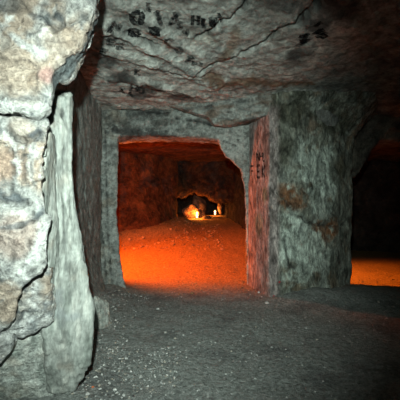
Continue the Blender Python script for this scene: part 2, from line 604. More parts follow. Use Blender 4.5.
# upper block that juts out towards the passage
fr = [P(-160, -60, 1.80), P(100, -60, 1.93), P(96, 0, 1.94), P(91, 24, 1.95), P(83, 40, 1.96), P(72, 52, 1.96), P(60, 60, 1.96),
      P(54, 66, 1.96), P(52, 74, 1.96), P(50, 86, 1.97), P(49, 100, 1.98), P(43, 112, 1.97), P(37, 116, 1.95), P(20, 113, 1.92), P(0, 111, 1.88), P(-160, 106, 1.76)]
md = [P(-160, -60, 2.1), P(104, -60, 2.14), P(98, 0, 2.12), P(95, 22, 2.14), P(90, 45, 2.16), P(81, 63, 2.18), P(73, 75, 2.18),
      P(66, 82, 2.14), P(57, 80, 2.08), P(53, 88, 2.06), P(51, 101, 2.06), P(45, 113, 2.06), P(38, 117, 2.04), P(20, 115, 2.02), P(0, 113, 2.0), P(-160, 108, 2.0)]
bk = [P(-120, 20, 2.9), P(75, 30, 2.9), P(72, 36, 2.9), P(70, 42, 2.9), P(66, 50, 2.9), P(60, 58, 2.9), P(52, 62, 2.9),
      P(46, 66, 2.9), P(40, 66, 2.9), P(36, 84, 2.9), P(34, 95, 2.9), P(30, 105, 2.9), P(26, 110, 2.9), P(15, 110, 2.9), P(0, 108, 2.9), P(-120, 104, 2.9)]
def paint_upper(v, b, c):
    c = mixc(c, (0.66, 0.50, 0.37), blob(v, b, 22, 68, 0.22) * 0.7)
    c = mixc(c, (0.66, 0.53, 0.42), blob(v, b, 60, 45, 0.16) * 0.6)
    c = mixc(c, (0.62, 0.36, 0.33), blob(v, b, 47, 76, 0.06) * 0.7)
    c = mixc(c, (0.86, 0.88, 0.86), streak(v, b, [(0, 24), (12, 36), (25, 46), (42, 55)], 0.022) * 0.95)
    c = mixc(c, (0.84, 0.86, 0.85), blob(v, b, 40, 53, 0.06) * 0.7)
    c = mixc(c, (0.22, 0.25, 0.26), streak(v, b, [(45, 18), (58, 26), (72, 22), (86, 18)], 0.03) * 0.7)
    c = mixc(c, (0.20, 0.23, 0.24), blob(v, b, 8, 6, 0.10) * 0.6)
    c = mixc(c, (0.14, 0.17, 0.18), streak(v, b, [(94, 28), (88, 44), (78, 58), (68, 68), (60, 73), (55, 78)], 0.085, 0.7) * 0.92)
    c = mixc(c, (0.20, 0.23, 0.24), streak(v, b, [(5, 100), (30, 98), (44, 95)], 0.03) * 0.6)
    return c
near_part('overhang_block', [solid_loft([fr, md, bk])], 0.011, [
    ([(54, 29), (64, 24), (76, 20), (90, 16)], 0.014, 0.03),
    ([(62, 76), (72, 66), (82, 54), (90, 38)], 0.007, 0.016),
    ([(60, 68), (70, 62), (80, 50), (88, 36)], 0.006, 0.014),
    ([(4, 75), (8, 85), (12, 92)], 0.012, 0.015),
    ([(0, 58), (14, 62), (28, 60), (36, 66)], 0.006, 0.012),
    ([(20, 0), (30, 12), (44, 17), (54, 28)], 0.007, 0.014),
    ([(36, 66), (38, 82), (34, 96)], 0.006, 0.012),
    ([(0, 97), (16, 94), (30, 100), (44, 96)], 0.007, 0.014),
], paint=paint_upper)

# middle face, below the horizontal crack
fr = [P(-160, 112, 1.84), P(0, 116, 1.93), P(20, 118, 1.97), P(36, 121, 2.0), P(46, 121, 2.02), P(47, 134, 2.03), P(43, 150, 2.04), P(41, 170, 2.06), P(44, 190, 2.07), P(48, 212, 2.08),
      P(48, 232, 2.08), P(47, 252, 2.07), P(46, 266, 2.07), P(37, 272, 2.06), P(26, 280, 2.07), P(18, 296, 2.10), P(11, 318, 2.12), P(0, 332, 2.12), P(-160, 340, 2.0)]
bk = [P(-120, 112, 2.9), P(-5, 116, 2.9), P(8, 118, 2.9), P(20, 121, 2.9), P(28, 122, 2.9), P(28, 134, 2.9), P(26, 150, 2.9), P(26, 170, 2.9), P(28, 190, 2.9), P(30, 212, 2.9),
      P(30, 232, 2.9), P(30, 250, 2.9), P(28, 258, 2.9), P(24, 262, 2.9), P(16, 268, 2.9), P(8, 276, 2.9), P(0, 290, 2.9), P(-8, 300, 2.9), P(-120, 310, 2.9)]
def paint_mid(v, b, c):
    c = mixc(c, (0.60, 0.43, 0.33), blob(v, b, 8, 165, 0.14) * 0.75)
    c = mixc(c, (0.58, 0.44, 0.37), blob(v, b, 15, 238, 0.18) * 0.7)
    c = mixc(c, (0.55, 0.43, 0.33), blob(v, b, 22, 130, 0.10) * 0.6)
    c = mixc(c, (0.17, 0.20, 0.23), streak(v, b, [(12, 132), (18, 138), (28, 139), (38, 134)], 0.03) * 0.85)
    c = mixc(c, (0.20, 0.23, 0.25), streak(v, b, [(0, 198), (12, 200), (26, 201)], 0.028) * 0.8)
    c = mixc(c, (0.22, 0.25, 0.27), streak(v, b, [(0, 228), (20, 226), (36, 220), (42, 210)], 0.025) * 0.7)
    c = mixc(c, (0.86, 0.88, 0.86), streak(v, b, [(46, 228), (38, 245), (30, 262)], 0.05) * 0.9)
    c = mixc(c, (0.84, 0.86, 0.84), streak(v, b, [(14, 140), (16, 160), (14, 185)], 0.03) * 0.8)
    c = mixc(c, (0.80, 0.82, 0.80), streak(v, b, [(33, 145), (30, 165), (34, 185)], 0.025) * 0.7)
    return c
near_part('weathered_block', [solid_front(fr, bk)], 0.012, [
    ([(10, 131), (17, 138), (28, 140), (40, 134)], 0.018, 0.03),
    ([(0, 201), (12, 203), (28, 203)], 0.016, 0.025),
    ([(0, 230), (20, 227), (36, 221), (43, 208)], 0.012, 0.02),
    ([(26, 276), (36, 268), (46, 262)], 0.010, 0.03),
    ([(12, 150), (14, 175), (10, 196)], 0.012, 0.012),
    ([(24, 150), (25, 180)], 0.010, 0.012),
    ([(34, 140), (31, 165), (36, 190), (33, 215)], 0.007, 0.014),
    ([(0, 172), (6, 185), (4, 198)], 0.007, 0.014),
    ([(8, 240), (14, 256), (10, 280)], 0.007, 0.014),
    ([(22, 232), (30, 240), (28, 258)], 0.006, 0.012),
], paint=paint_mid)

# narrow leaf of rock between the middle face and the ribbed slab
def streaky_rough(v, n):
    a = v * np.array((1, 1, 0.14))
    return 0.020 * ridged(a, 13, 3, off=3) + 0.014 * fbm(a, 30, 3, 0.6) + 0.02 * fbm(v, 2.5, 3) + 0.006 * fbm(v, 24, 3)
def slab_tint(v):
    a = v * np.array((1, 1, 0.16))
    c = np.tile(np.array((0.55, 0.59, 0.55)), (len(v), 1))
    c = mixc(c, (0.74, 0.76, 0.70), sstep(0.0, 0.3, fbm(a, 14, 4, 0.6, off=2)) * 0.8)
    c = mixc(c, (0.30, 0.34, 0.31), sstep(0.04, 0.3, fbm(a, 11, 4, 0.6, off=14)) * 0.8)
    c = mixc(c, (0.25, 0.29, 0.28), sstep(0.15, 0.4, fbm(v, 4.5, 4, 0.6, off=33)) * 0.6)
    c = mixc(c, (0.56, 0.47, 0.38), sstep(0.15, 0.4, fbm(v, 3.5, 3, 0.6, off=90)) * 0.4)
    return 0.56 * c * (1 + 0.55 * fbm(v, 22, 3, 0.7))[:, None]
fr = [P(46, 126, 2.16), P(52, 138, 2.30), P(53, 170, 2.34), P(54, 200, 2.35), P(56, 230, 2.36), P(56, 262, 2.38), P(54, 296, 2.40), P(48, 300, 2.38), P(44, 268, 2.24), P(38, 240, 2.12), P(36, 200, 2.10)]
bk = [(x - 0.12, y + 0.45, z) for x, y, z in fr]
near_part('rock_leaf', [solid_front(fr, bk)], 0.014, (), rough=streaky_rough, tint=slab_tint, mat='slab')

# ribbed upright slab
fr = [P(54, 100, 2.46), P(60, 96, 2.46), P(66, 97, 2.46), P(71, 91, 2.48), P(73, 98, 2.5), P(72, 130, 2.5), P(72, 160, 2.5), P(74, 185, 2.5), P(77, 210, 2.5), P(81, 240, 2.51), P(85, 262, 2.52), P(90, 290, 2.54),
      P(93, 320, 2.55), P(93, 345, 2.56), P(91, 362, 2.58), P(84, 378, 2.62), P(76, 390, 2.64), P(50, 396, 2.58), P(44, 330, 2.40), P(48, 262, 2.36), P(48, 200, 2.34), P(47, 140, 2.36)]
bk = [P(38, 100, 2.95), P(44, 96, 2.95), P(48, 97, 2.95), P(52, 91, 2.95), P(56, 98, 2.95), P(57, 130, 2.95), P(57, 160, 2.95), P(58, 185, 2.95), P(60, 210, 2.95), P(62, 240, 2.95), P(66, 262, 2.95), P(70, 290, 2.95),
      P(74, 320, 2.95), P(74, 335, 2.95), P(72, 345, 2.95), P(68, 352, 2.95), P(60, 356, 2.95), P(30, 360, 2.95), P(25, 330, 2.95), P(30, 262, 2.95), P(30, 200, 2.95), P(30, 140, 2.95)]
def paint_slab(v, b, c):
    c = mixc(c, (0.30, 0.33, 0.33), streak(v, b, [(54, 295), (58, 312), (66, 320), (74, 318)], 0.06) * 0.8)
    c = mixc(c, (0.22, 0.25, 0.24), streak(v, b, [(78, 205), (82, 230), (85, 252)], 0.022) * 0.8)
    return c
near_part('ribbed_slab', [solid_front(fr, bk)], 0.014, [
    ([(77, 190), (79, 215), (83, 240), (86, 262)], 0.010, 0.02),
    ([(62, 110), (63, 160), (64, 220), (66, 270)], 0.010, 0.008),
], rough=streaky_rough, tint=slab_tint, mat='slab', paint=paint_slab)

# tongue of rock between the two lower cracks
fr = [P(18, 304, 2.24), P(25, 286, 2.22), P(36, 277, 2.22), P(48, 268, 2.26), P(50, 300, 2.32), P(53, 316, 2.36), P(50, 323, 2.36), P(40, 327, 2.34), P(30, 333, 2.32), P(20, 336, 2.30), P(10, 333, 2.28), P(-10, 338, 2.24), P(-40, 338, 2.1), P(-40, 330, 2.1), P(0, 328, 2.2), P(10, 322, 2.22)]
bk = [(x - 0.10, y + 0.5, z - 0.01) for x, y, z in fr]
near_part('rock_tongue', [solid_front(fr, bk)], 0.013, [
    ([(14, 331), (30, 326), (42, 318), (46, 310)], 0.008, 0.02),
    ([(20, 300), (24, 315), (14, 328)], 0.008, 0.012),
])

# heavy base, and the chunk beside it
fr = [P(-160, 352, 2.30), P(0, 347, 2.34), P(14, 340, 2.36), P(22, 339, 2.38), P(34, 336, 2.42), P(44, 331, 2.46), P(58, 318, 2.5), P(72, 322, 2.55), P(80, 350, 2.6), P(78, 372, 2.63), P(70, 384, 2.64), P(40, 391, 2.62), P(0, 392, 2.60), P(-160, 392, 2.60)]
bk = [(x - 0.12, y + 0.42, z) for x, y, z in fr]
bk[-5:] = [(x - 0.12, y, -0.2) for x, y, z in bk[-5:]]
fr[-5:] = [(x, y, z - 0.10) for x, y, z in fr[-5:]]
def base_tint(v):
    c = slab_tint(v) * 1.8
    return mixc(c, (0.55, 0.50, 0.41), sstep(0.0, 0.35, fbm(v, 3.0, 4, 0.6, off=55)) * 0.6)
near_part('base_block', [solid_front(fr, bk)], 0.014, [
    ([(60, 335), (70, 345), (76, 362)], 0.010, 0.015),
    ([(30, 372), (34, 350)], 0.008, 0.01),
], tint=base_tint)
fr = [P(-160, 338, 2.05), P(0, 335, 2.14), P(9, 339, 2.2), P(12, 344, 2.22), P(8, 356, 2.24), P(0, 364, 2.24), P(-160, 376, 2.2)]
bk = [(x - 0.15, y + 0.5, z) for x, y, z in fr]
near_part('rock_chunk', [solid_front(fr, bk)], 0.014, ())
# ================================================================== LEFT WALL (between outcrop and doorway)
def wall_tint(v):
    c = np.tile(np.array((0.37, 0.40, 0.375)), (len(v), 1))
    c = mixc(c, (0.22, 0.24, 0.225), sstep(0.0, 0.3, fbm(v * np.array((1, 1, 0.5)), 2.4, 5, 0.6, off=8)) * 0.85)
    c = mixc(c, (0.50, 0.53, 0.49), sstep(0.05, 0.35, fbm(v * np.array((1, 1, 0.6)), 3.4, 5, 0.6, off=28)) * 0.7)
    c = mixc(c, (0.30, 0.23, 0.16), sstep(0.10, 0.4, fbm(v, 2.2, 4, 0.6, off=48)) * 0.5)
    c = mixc(c, (0.06, 0.065, 0.065), sstep(0.15, 0.42, fbm(v, 4.4, 5, 0.65, off=68)) * 0.7)
    return c * (1 + 0.4 * fbm(v, 14, 3, 0.7))[:, None]
def wall_rough(v, n):
    return 0.035 * fbm(v, 2.2, 4) + 0.02 * ridged(v * np.array((1, 1, 0.5)), 4.5, 4, off=7) + 0.010 * fbm(v, 16, 3, 0.6)

v, q = remesh([solid_up([(-3.4, 3.14), (-1.70, 3.14), (-1.50, 3.35), (-1.505, 4.2), (-1.60, 5.35), (-1.66, 5.75), (-3.4, 5.75)], -0.2, 3.4,
                        [(-3.4, 3.14), (-1.66, 3.14), (-1.46, 3.35), (-1.47, 4.2), (-1.58, 5.35), (-1.66, 5.75), (-3.4, 5.75)]),
               # raking buttress against its foot
               hull([(-2.2, 3.3, -0.2), (-1.44, 3.5, -0.2), (-1.42, 5.3, -0.2), (-2.2, 5.5, -0.2), (-1.50, 3.6, 0.9), (-1.56, 5.2, 0.55), (-2.2, 3.6, 1.1), (-2.2, 5.2, 0.9)])], 0.022)
v = relax(v, q, 3)
v = grow(v, q, wall_rough)
b = bvh_of(v, q)
v, mk = carve(v, q, b, [([(84, 190), (88, 220), (96, 262)], 0.02, 0.04), ([(80, 120), (84, 170), (90, 215)], 0.02, 0.025)])
c = mixc(wall_tint(v) * 0.75, (0.03, 0.03, 0.03), mk * 0.7)
wl = mesh_obj('wall_left', v, q, M['wall'], tint=c)
tag(wl, 'grey hewn side wall between the pale outcrop and the doorway', 'wall', kind='structure')

# ================================================================== DOORWAY WALL
YW = 5.62
wb_front = [P(40, 60, YW), P(290, 60, 6.0), P(290, 320, 6.0), P(247.5, 320, 6.0), P(247, 285, 6.0), P(246.5, 240, 6.0), P(246, 205, 6.0), P(244.5, 186, 5.95), P(241, 170, 5.92), P(234, 162, 5.9),
            P(226, 156, 5.88), P(221, 149, 5.86), P(219, 139, 5.85), P(205, 137, 5.83), P(180, 135.5, 5.78), P(150, 134.5, 5.72), P(118, 136, 5.64), P(117, 170, 5.64), P(117, 220, 5.64), P(119, 255, 5.62), P(123, 278, 5.62), P(126, 292, 5.6), P(128, 320, 5.6), P(40, 320, 5.6)]
wb_back = []
for i, (x, y, z) in enumerate(wb_front):
    if i in (0, 1, 2, 23): wb_back.append((x, 6.5, z))
    elif i <= 11: wb_back.append((x + 0.22, 6.55, z + (0.12 if 6 < i else 0)))
    elif i <= 15: wb_back.append((x + 0.1, 6.5, z + 0.02))
    else: wb_back.append((x - 0.30, 6.45, z + (0.02 if i == 16 else 0)))
v, q = remesh([solid_front(wb_front, wb_back)], 0.022)
v = relax(v, q, 2)
def jamb_rough(v, n):
    return 0.028 * fbm(v, 2.6, 4) + 0.026 * ridged(v, 5.0, 4, off=17) + 0.018 * fbm(v, 14, 3, 0.6)
v = grow(v, q, jamb_rough)
b = bvh_of(v, q)
v, mk = carve(v, q, b, [([(100, 104), (112, 105), (130, 109)], 0.02, 0.06), ([(99, 100), (99, 160), (101, 230), (106, 280)], 0.015, 0.04),
                        ([(105, 130), (106, 180), (108, 240), (112, 285)], 0.014, 0.025), ([(176, 118), (195, 120), (214, 124)], 0.02, 0.05),
                        ([(102, 128), (117, 130)], 0.012, 0.03), ([(140, 112), (170, 112)], 0.02, 0.03), ([(224, 141), (236, 146)], 0.012, 0.01)])
c = wall_tint(v)
c = mixc(c, (0.05, 0.05, 0.05), streak(v, b, [(116, 130), (135, 131), (168, 136)], 0.13, 1.6) * 0.85)
c = mixc(c, (0.05, 0.05, 0.05), streak(v, b, [(138, 114), (158, 112)], 0.10, 1.6) * 0.7)
soot = sstep(-0.05, 0.3, fbm(v * np.array((1, 1, 1.6)), 2.8, 5, 0.68, off=93))
c = mixc(c, (0.09, 0.085, 0.075), soot * 0.7 * sstep(1.9, 2.5, v[:, 2]))
c = mixc(c, (0.48, 0.51, 0.48), blob(v, b, 232, 142, 0.35) * 0.75)
c = mixc(c, (0.02, 0.02, 0.02), blob(v, b, 238, 140, 0.03, 0.2) * 0.9)
c = mixc(c, (0.02, 0.02, 0.02), mk * 0.8)
wb = mesh_obj('wall_back', v, q, M['wall'], tint=c)
tag(wb, 'hewn limestone wall with a broad doorway opening into the chamber', 'wall', kind='structure')
WB_BVH = bvh_of(v, q)

# ledges of overlapping strata over the lintel
def ledge_tint(v):
    c = wall_tint(v)
    c = mixc(c, (0.20, 0.13, 0.09), sstep(-0.1, 0.25, fbm(v * np.array((0.5, 0.5, 2)), 4, 4, 0.6, off=18)) * 0.7)
    return mixc(c, (0.05, 0.05, 0.05), sstep(0.0, 0.3, fbm(v * np.array((0.5, 0.5, 2)), 5, 4, 0.6, off=81)) * 0.7)
def ledge_rough(v, n):
    a = v * np.array((0.5, 0.5, 2.2))
    return 0.02 * fbm(a, 4, 4) + 0.02 * ridged(a, 5, 3, off=27) + 0.006 * fbm(v, 18, 3)
def ledge(pts, back):
    v, q = remesh([solid_front(pts, [(x, back, z + 0.08) for x, y, z in pts])], 0.02)
    v = relax(v, q, 3)
    v = grow(v, q, ledge_rough)
    o = mesh_obj('strata_ledge', v, q, M['wall'], wb, tint=ledge_tint(v))
    return v, q
ledge([P(204, 102, 5.42), P(216, 90, 5.30), P(240, 84, 5.18), P(272, 88, 5.08), P(272, 112, 5.14), P(262, 116, 5.2), P(246, 121, 5.34), P(226, 125, 5.46), P(214, 124, 5.5), P(206, 114, 5.5)], 6.2)
ledge([P(150, 92, 5.46), P(176, 94, 5.46), P(205, 98, 5.45), P(216, 112, 5.48), P(213, 118, 5.50), P(196, 113, 5.5), P(176, 107, 5.5), P(152, 103, 5.5)], 6.2)
ledge([P(95, 84, 5.30), P(130, 84, 5.36), P(165, 90, 5.42), P(168, 104, 5.46), P(130, 103, 5.42), P(95, 99, 5.36)], 6.2)

# ================================================================== RIGHT PILLAR
pillar = empty('rock_pillar', (1.75, 5.9, 0.0))
tag(pillar, 'massive square-hewn rock pillar with charcoal letters on its doorway side', 'pillar')
foot = [(1.04, 5.10), (1.55, 5.22), (2.15, 5.50), (2.58, 5.85), (2.68, 6.30), (2.45, 7.0), (1.0, 7.1), (0.88, 6.6), (0.84, 6.02), (0.93, 5.50)]
topf = [(1.04, 5.14), (1.55, 5.20), (2.20, 5.45), (2.62, 5.80), (2.78, 6.30), (2.55, 7.0), (1.0, 7.1), (0.92, 6.6), (0.84, 6.02), (0.93, 5.55)]
v, q = remesh([solid_up(foot, -0.25, 3.5, topf),
               hull([(1.05, 5.16, -0.2), (1.6, 5.05, -0.2), (2.4, 5.45, -0.2), (2.75, 5.8, -0.2), (2.7, 6.4, -0.2), (1.3, 6.2, -0.2), (1.25, 5.3, 0.30), (2.2, 5.62, 0.28), (2.5, 5.9, 0.22)]),
               # head flaring out under the ceiling
               hull([(1.2, 5.12, 2.95), (2.5, 5.35, 3.0), (3.0, 5.9, 2.95), (2.5, 5.75, 2.5), (2.55, 6.5, 2.5), (1.2, 6.5, 2.95), (1.1, 4.95, 3.5), (2.8, 5.0, 3.5), (3.3, 6.2, 3.5), (1.1, 6.5, 3.5)])], 0.020)
v = relax(v, q, 2)
side_mask = lambda v: sstep(0.22, 0.10, (v[:, 0] - (1.04 - 0.2 * np.clip((v[:, 1] - 5.1) / 0.9, 0, 1))))
def pillar_rough(v, n):
    side = sstep(-0.35, -0.75, n[:, 0])
    a = v * np.array((1, 1, 0.45))
    r = 0.05 * fbm(v, 1.8, 4) + 0.030 * ridged(v, 3.6, 4, off=5) + 0.015 * fbm(a, 15, 4, 0.65)
    s = 0.018 * fbm(v * np.array((1, 1, 0.4)), 2.5, 3) + 0.012 * fbm(v * np.array((1, 1, 0.2)), 15, 3, 0.6)
    return r * (1 - side) + s * side
v = grow(v, q, pillar_rough)
b = bvh_of(v, q)
v, mk = carve(v, q, b, [([(296, 215), (310, 222), (330, 226), (345, 224)], 0.025, 0.05), ([(272, 190), (284, 196), (292, 215)], 0.02, 0.03),
                        ([(256, 110), (258, 160), (257, 220), (258, 262)], 0.015, 0.02), ([(285, 240), (290, 268)], 0.02, 0.03)])
c = np.tile(np.array((0.28, 0.30, 0.25)), (len(v), 1))
a = v * np.array((1, 1, 0.45))
c = mixc(c, (0.15, 0.17, 0.14), sstep(0.0, 0.26, fbm(a, 3.6, 5, 0.62, off=9)) * 0.9)
c = mixc(c, (0.50, 0.56, 0.50), sstep(0.06, 0.34, fbm(a, 2.8, 5, 0.6, off=29)) * 0.7)
c = mixc(c, (0.24, 0.16, 0.09), sstep(0.04, 0.30, fbm(a, 4.2, 5, 0.65, off=59)) * 0.6)
c = mixc(c, (0.06, 0.065, 0.06), sstep(0.12, 0.40, fbm(v, 5.5, 5, 0.65, off=79)) * 0.75)
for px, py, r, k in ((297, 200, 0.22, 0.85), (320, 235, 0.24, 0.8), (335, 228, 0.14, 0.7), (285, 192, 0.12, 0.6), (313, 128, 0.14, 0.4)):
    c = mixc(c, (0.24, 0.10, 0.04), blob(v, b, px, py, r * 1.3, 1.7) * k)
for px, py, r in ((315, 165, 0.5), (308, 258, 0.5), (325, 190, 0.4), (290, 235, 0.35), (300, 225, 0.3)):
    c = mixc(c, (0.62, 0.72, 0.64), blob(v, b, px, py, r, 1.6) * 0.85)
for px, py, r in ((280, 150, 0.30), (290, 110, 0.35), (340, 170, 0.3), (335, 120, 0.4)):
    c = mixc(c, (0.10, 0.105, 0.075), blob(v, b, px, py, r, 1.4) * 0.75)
side = side_mask(v) * sstep(6.2, 6.0, v[:, 1]) * sstep(2.98, 2.85, v[:, 2])
sc = np.tile(np.array((0.46, 0.40, 0.38)), (len(v), 1))
sc = mixc(sc, (0.26, 0.22, 0.20), sstep(0.0, 0.3, fbm(a, 6, 4, 0.6, off=3)) * 0.8)
sc = mixc(sc, (0.16, 0.22, 0.12), blob(v, b, 264, 195, 0.16, 0.9) * 0.7)
sc = mixc(sc, (0.16, 0.22, 0.12), blob(v, b, 258, 225, 0.22, 0.9) * 0.6)
c = c * (1 - side[:, None]) + sc * side[:, None]
c = mixc(c, (0.03, 0.03, 0.03), mk * 0.7)
c = c * (1 + 0.5 * fbm(v * np.array((1, 1, 0.6)), 15, 3, 0.7))[:, None]
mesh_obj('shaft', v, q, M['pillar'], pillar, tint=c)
PIL_BVH = bvh_of(v, q)

# ================================================================== BEAM OVER THE SIDE PASSAGE
def dark_tint(v, base=(0.20, 0.17, 0.14)):
    c = np.tile(np.array(base), (len(v), 1))
    c = mixc(c, (0.06, 0.05, 0.045), sstep(-0.05, 0.3, fbm(v, 1.3, 5, 0.62, off=5)) * 0.85)
    c = mixc(c, tuple(1.7 * x for x in base), sstep(0.08, 0.35, fbm(v, 1.9, 5, 0.6, off=25)) * 0.7)
    return c * (1 + 0.5 * fbm(v, 7, 3, 0.7))[:, None]
def dark_rough(v, n):
    return 0.13 * fbm(v, 0.9, 4) + 0.07 * ridged(v, 1.7, 4, off=6) + 0.03 * fbm(v, 6, 4, 0.6)

def cave_wall(name, solids, label, cat='wall', voxel=0.05, base=(0.20, 0.17, 0.14), rough=dark_rough):
    v, q = remesh(solids, voxel)
    v = relax(v, q, 2)
    v = grow(v, q, rough)
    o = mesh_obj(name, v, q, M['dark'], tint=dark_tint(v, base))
    tag(o, label, cat, kind='structure')
    return o, v, q

fr = [P(330, 60, 6.0), P(520, 60, 6.0), P(520, 132, 6.1), P(430, 138, 6.2), P(400, 141, 6.3), P(378, 140, 6.35), P(372, 150, 6.35), P(364, 166, 6.35), P(354, 178, 6.35), P(340, 170, 6.35), P(330, 120, 6.3)]
bk = [(x, 7.3, z) for x, y, z in fr]
cave_wall('trim_1', [solid_front(fr, bk)], 'dark sooty rock beam hanging over the side passage', 'rock beam', 0.035, (0.16, 0.15, 0.12),
          lambda v, n: 0.05 * fbm(v, 1.6, 4) + 0.04 * ridged(v, 3, 4, off=6) + 0.02 * fbm(v, 9, 4, 0.6))

# ================================================================== CHAMBER BEYOND
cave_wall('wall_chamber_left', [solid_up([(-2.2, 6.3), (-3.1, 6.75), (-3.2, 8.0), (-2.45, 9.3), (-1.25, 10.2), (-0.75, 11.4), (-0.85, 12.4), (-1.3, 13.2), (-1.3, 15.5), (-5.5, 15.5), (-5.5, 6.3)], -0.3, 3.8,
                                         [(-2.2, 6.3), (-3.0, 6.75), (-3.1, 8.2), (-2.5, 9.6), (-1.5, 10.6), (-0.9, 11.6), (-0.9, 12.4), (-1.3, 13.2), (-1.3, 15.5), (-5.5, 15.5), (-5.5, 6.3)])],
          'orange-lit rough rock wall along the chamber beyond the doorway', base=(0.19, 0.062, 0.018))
# hanging mass of dark rock over the low far opening
fr = [P(158, 120, 12.4), P(252, 120, 12.0), P(258, 195, 11.6), P(246, 200, 11.8), P(232, 199, 12.2), P(222, 200, 12.6), P(212, 196, 12.8), P(203, 193, 12.9), P(192, 190, 12.9), P(184, 197, 12.8), P(174, 192, 12.6), P(164, 176, 12.4)]
bk = [(x * 1.05, 14.4, z + 0.1) for x, y, z in fr]
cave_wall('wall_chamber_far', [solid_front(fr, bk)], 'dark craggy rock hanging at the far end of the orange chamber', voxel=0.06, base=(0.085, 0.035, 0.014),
          rough=lambda v, n: 0.45 * fbm(v, 0.8, 4) + 0.22 * ridged(v, 1.3, 4, off=6) + 0.04 * fbm(v, 6, 4, 0.6))
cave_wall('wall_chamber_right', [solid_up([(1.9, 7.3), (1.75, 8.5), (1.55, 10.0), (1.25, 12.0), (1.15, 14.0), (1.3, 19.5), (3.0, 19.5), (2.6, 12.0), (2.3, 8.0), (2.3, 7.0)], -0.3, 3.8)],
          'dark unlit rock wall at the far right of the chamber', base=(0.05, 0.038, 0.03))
cave_wall('wall_chamber_end', [solid_up([(-5.5, 18.6), (-0.5, 18.4), (0.8, 18.8), (3.0, 18.6), (3.0, 20), (-5.5, 20)], -0.3, 4.0)],
          'dim rock face closing the tunnel behind the far lamps', base=(0.12, 0.08, 0.06))
v_ = [P(80, 60, 6.5)]
cave_wall('ceiling_chamber', [([(-5.5, 6.3, 2.86), (2.6, 6.3, 2.82), (3.0, 20, 3.05), (-5.5, 20, 3.05), (-5.5, 6.3, 3.9), (2.6, 6.3, 3.9), (3.0, 20, 3.9), (-5.5, 20, 3.9)],
                              [(0, 1, 2, 3), (7, 6, 5, 4), (0, 4, 5, 1), (1, 5, 6, 2), (2, 6, 7, 3), (3, 7, 4, 0)])],
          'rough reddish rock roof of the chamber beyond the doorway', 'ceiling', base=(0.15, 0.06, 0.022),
          rough=lambda v, n: 0.10 * fbm(v, 0.9, 4) + 0.05 * ridged(v, 1.9, 4, off=6) + 0.03 * fbm(v, 6, 4, 0.6))

# ================================================================== SIDE PASSAGE
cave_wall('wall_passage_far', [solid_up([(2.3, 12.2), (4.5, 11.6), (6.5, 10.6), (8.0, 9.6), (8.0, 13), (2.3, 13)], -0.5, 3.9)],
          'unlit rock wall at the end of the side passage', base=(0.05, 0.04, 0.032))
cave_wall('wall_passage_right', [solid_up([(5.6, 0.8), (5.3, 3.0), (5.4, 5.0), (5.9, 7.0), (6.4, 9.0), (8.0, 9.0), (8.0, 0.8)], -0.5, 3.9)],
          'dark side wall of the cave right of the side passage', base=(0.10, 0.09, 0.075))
cave_wall('ceiling_passage', [([(2.2, 6.4, 2.75), (8, 6.2, 2.75), (8, 13, 2.8), (2.2, 13, 2.8), (2.2, 6.4, 3.9), (8, 6.2, 3.9), (8, 13, 3.9), (2.2, 13, 3.9)],
                              [(0, 1, 2, 3), (7, 6, 5, 4), (0, 4, 5, 1), (1, 5, 6, 2), (2, 6, 7, 3), (3, 7, 4, 0)])],
          'dim red rock roof of the side passage', 'ceiling', base=(0.14, 0.12, 0.10))

# ================================================================== BOULDERS
def boulder(name, centre, size, label, cat='rock', base='pale', seed=0, squash=1.0, voxel=0.02, bury=0.1, tintf=None, group=None):
    r = np.random.default_rng(seed)
    pts = r.normal(size=(16, 3)); pts /= np.linalg.norm(pts, axis=1)[:, None]
    pts = pts * np.array(size) * (0.85 + 0.3 * r.random((16, 1))) + np.array(centre)
    v, q = remesh([hull([tuple(p) for p in pts])], voxel)
    v = relax(v, q, 3)
    k = min(size)
    v = grow(v, q, lambda v, n: 0.16 * k * fbm(v, 0.9 / k, 3, off=seed) + 0.09 * k * ridged(v, 1.6 / k, 3, off=seed))
    o = mesh_obj(name, v, q, M[base], tint=tintf(v), origin=(centre[0], centre[1], min(v[:, 2])))
    return tag(o, label, cat, group)

# stone leaning at the foot of the left wall
p = P(99, 306, 4.15)
boulder('leaning_stone', (p[0] + 0.055, p[1] - 0.10, 0.19), (0.13, 0.15, 0.36), 'upright weathered stone leaning at the foot of the grey side wall', 'stone', 'wall', 5,
        tintf=lambda v: mixc(slab_tint(v) * 1.7, (0.42, 0.22, 0.14), sstep(0.1, 0.35, fbm(v, 6, 3)) * 0.5), voxel=0.014)
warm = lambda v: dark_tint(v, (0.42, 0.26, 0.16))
darkst = lambda v: dark_tint(v, (0.14, 0.10, 0.07))
def fl(px, y): return (px - 200) / F * y
x = fl(199, 13.9)
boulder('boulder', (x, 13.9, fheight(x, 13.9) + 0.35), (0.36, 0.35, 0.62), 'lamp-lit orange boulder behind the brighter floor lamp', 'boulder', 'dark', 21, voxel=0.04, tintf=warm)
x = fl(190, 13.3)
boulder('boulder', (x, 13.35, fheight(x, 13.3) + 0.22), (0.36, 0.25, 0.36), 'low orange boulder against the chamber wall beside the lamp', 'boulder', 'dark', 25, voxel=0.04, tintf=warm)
x = fl(207, 13.0)
boulder('boulder', (x, 13.05, fheight(x, 13.0) + 0.03), (0.24, 0.16, 0.13), 'low black boulder on the floor between the two lamps', 'boulder', 'dark', 29, voxel=0.04, tintf=darkst)
x = fl(219.5, 15.6)
boulder('rock_spur', (x, 15.6, fheight(x, 15.6) + 0.55), (0.14, 0.2, 0.75), 'upright orange spur of rock beside the dimmer lamp', 'rock', 'dark', 33, voxel=0.04, tintf=warm)
# pale rib on the hanging rock
rib = [P(198.5, 196, 12.55), P(199, 188, 12.5), P(199, 183, 12.5), P(201.5, 180, 12.5), P(204, 176, 12.55)]

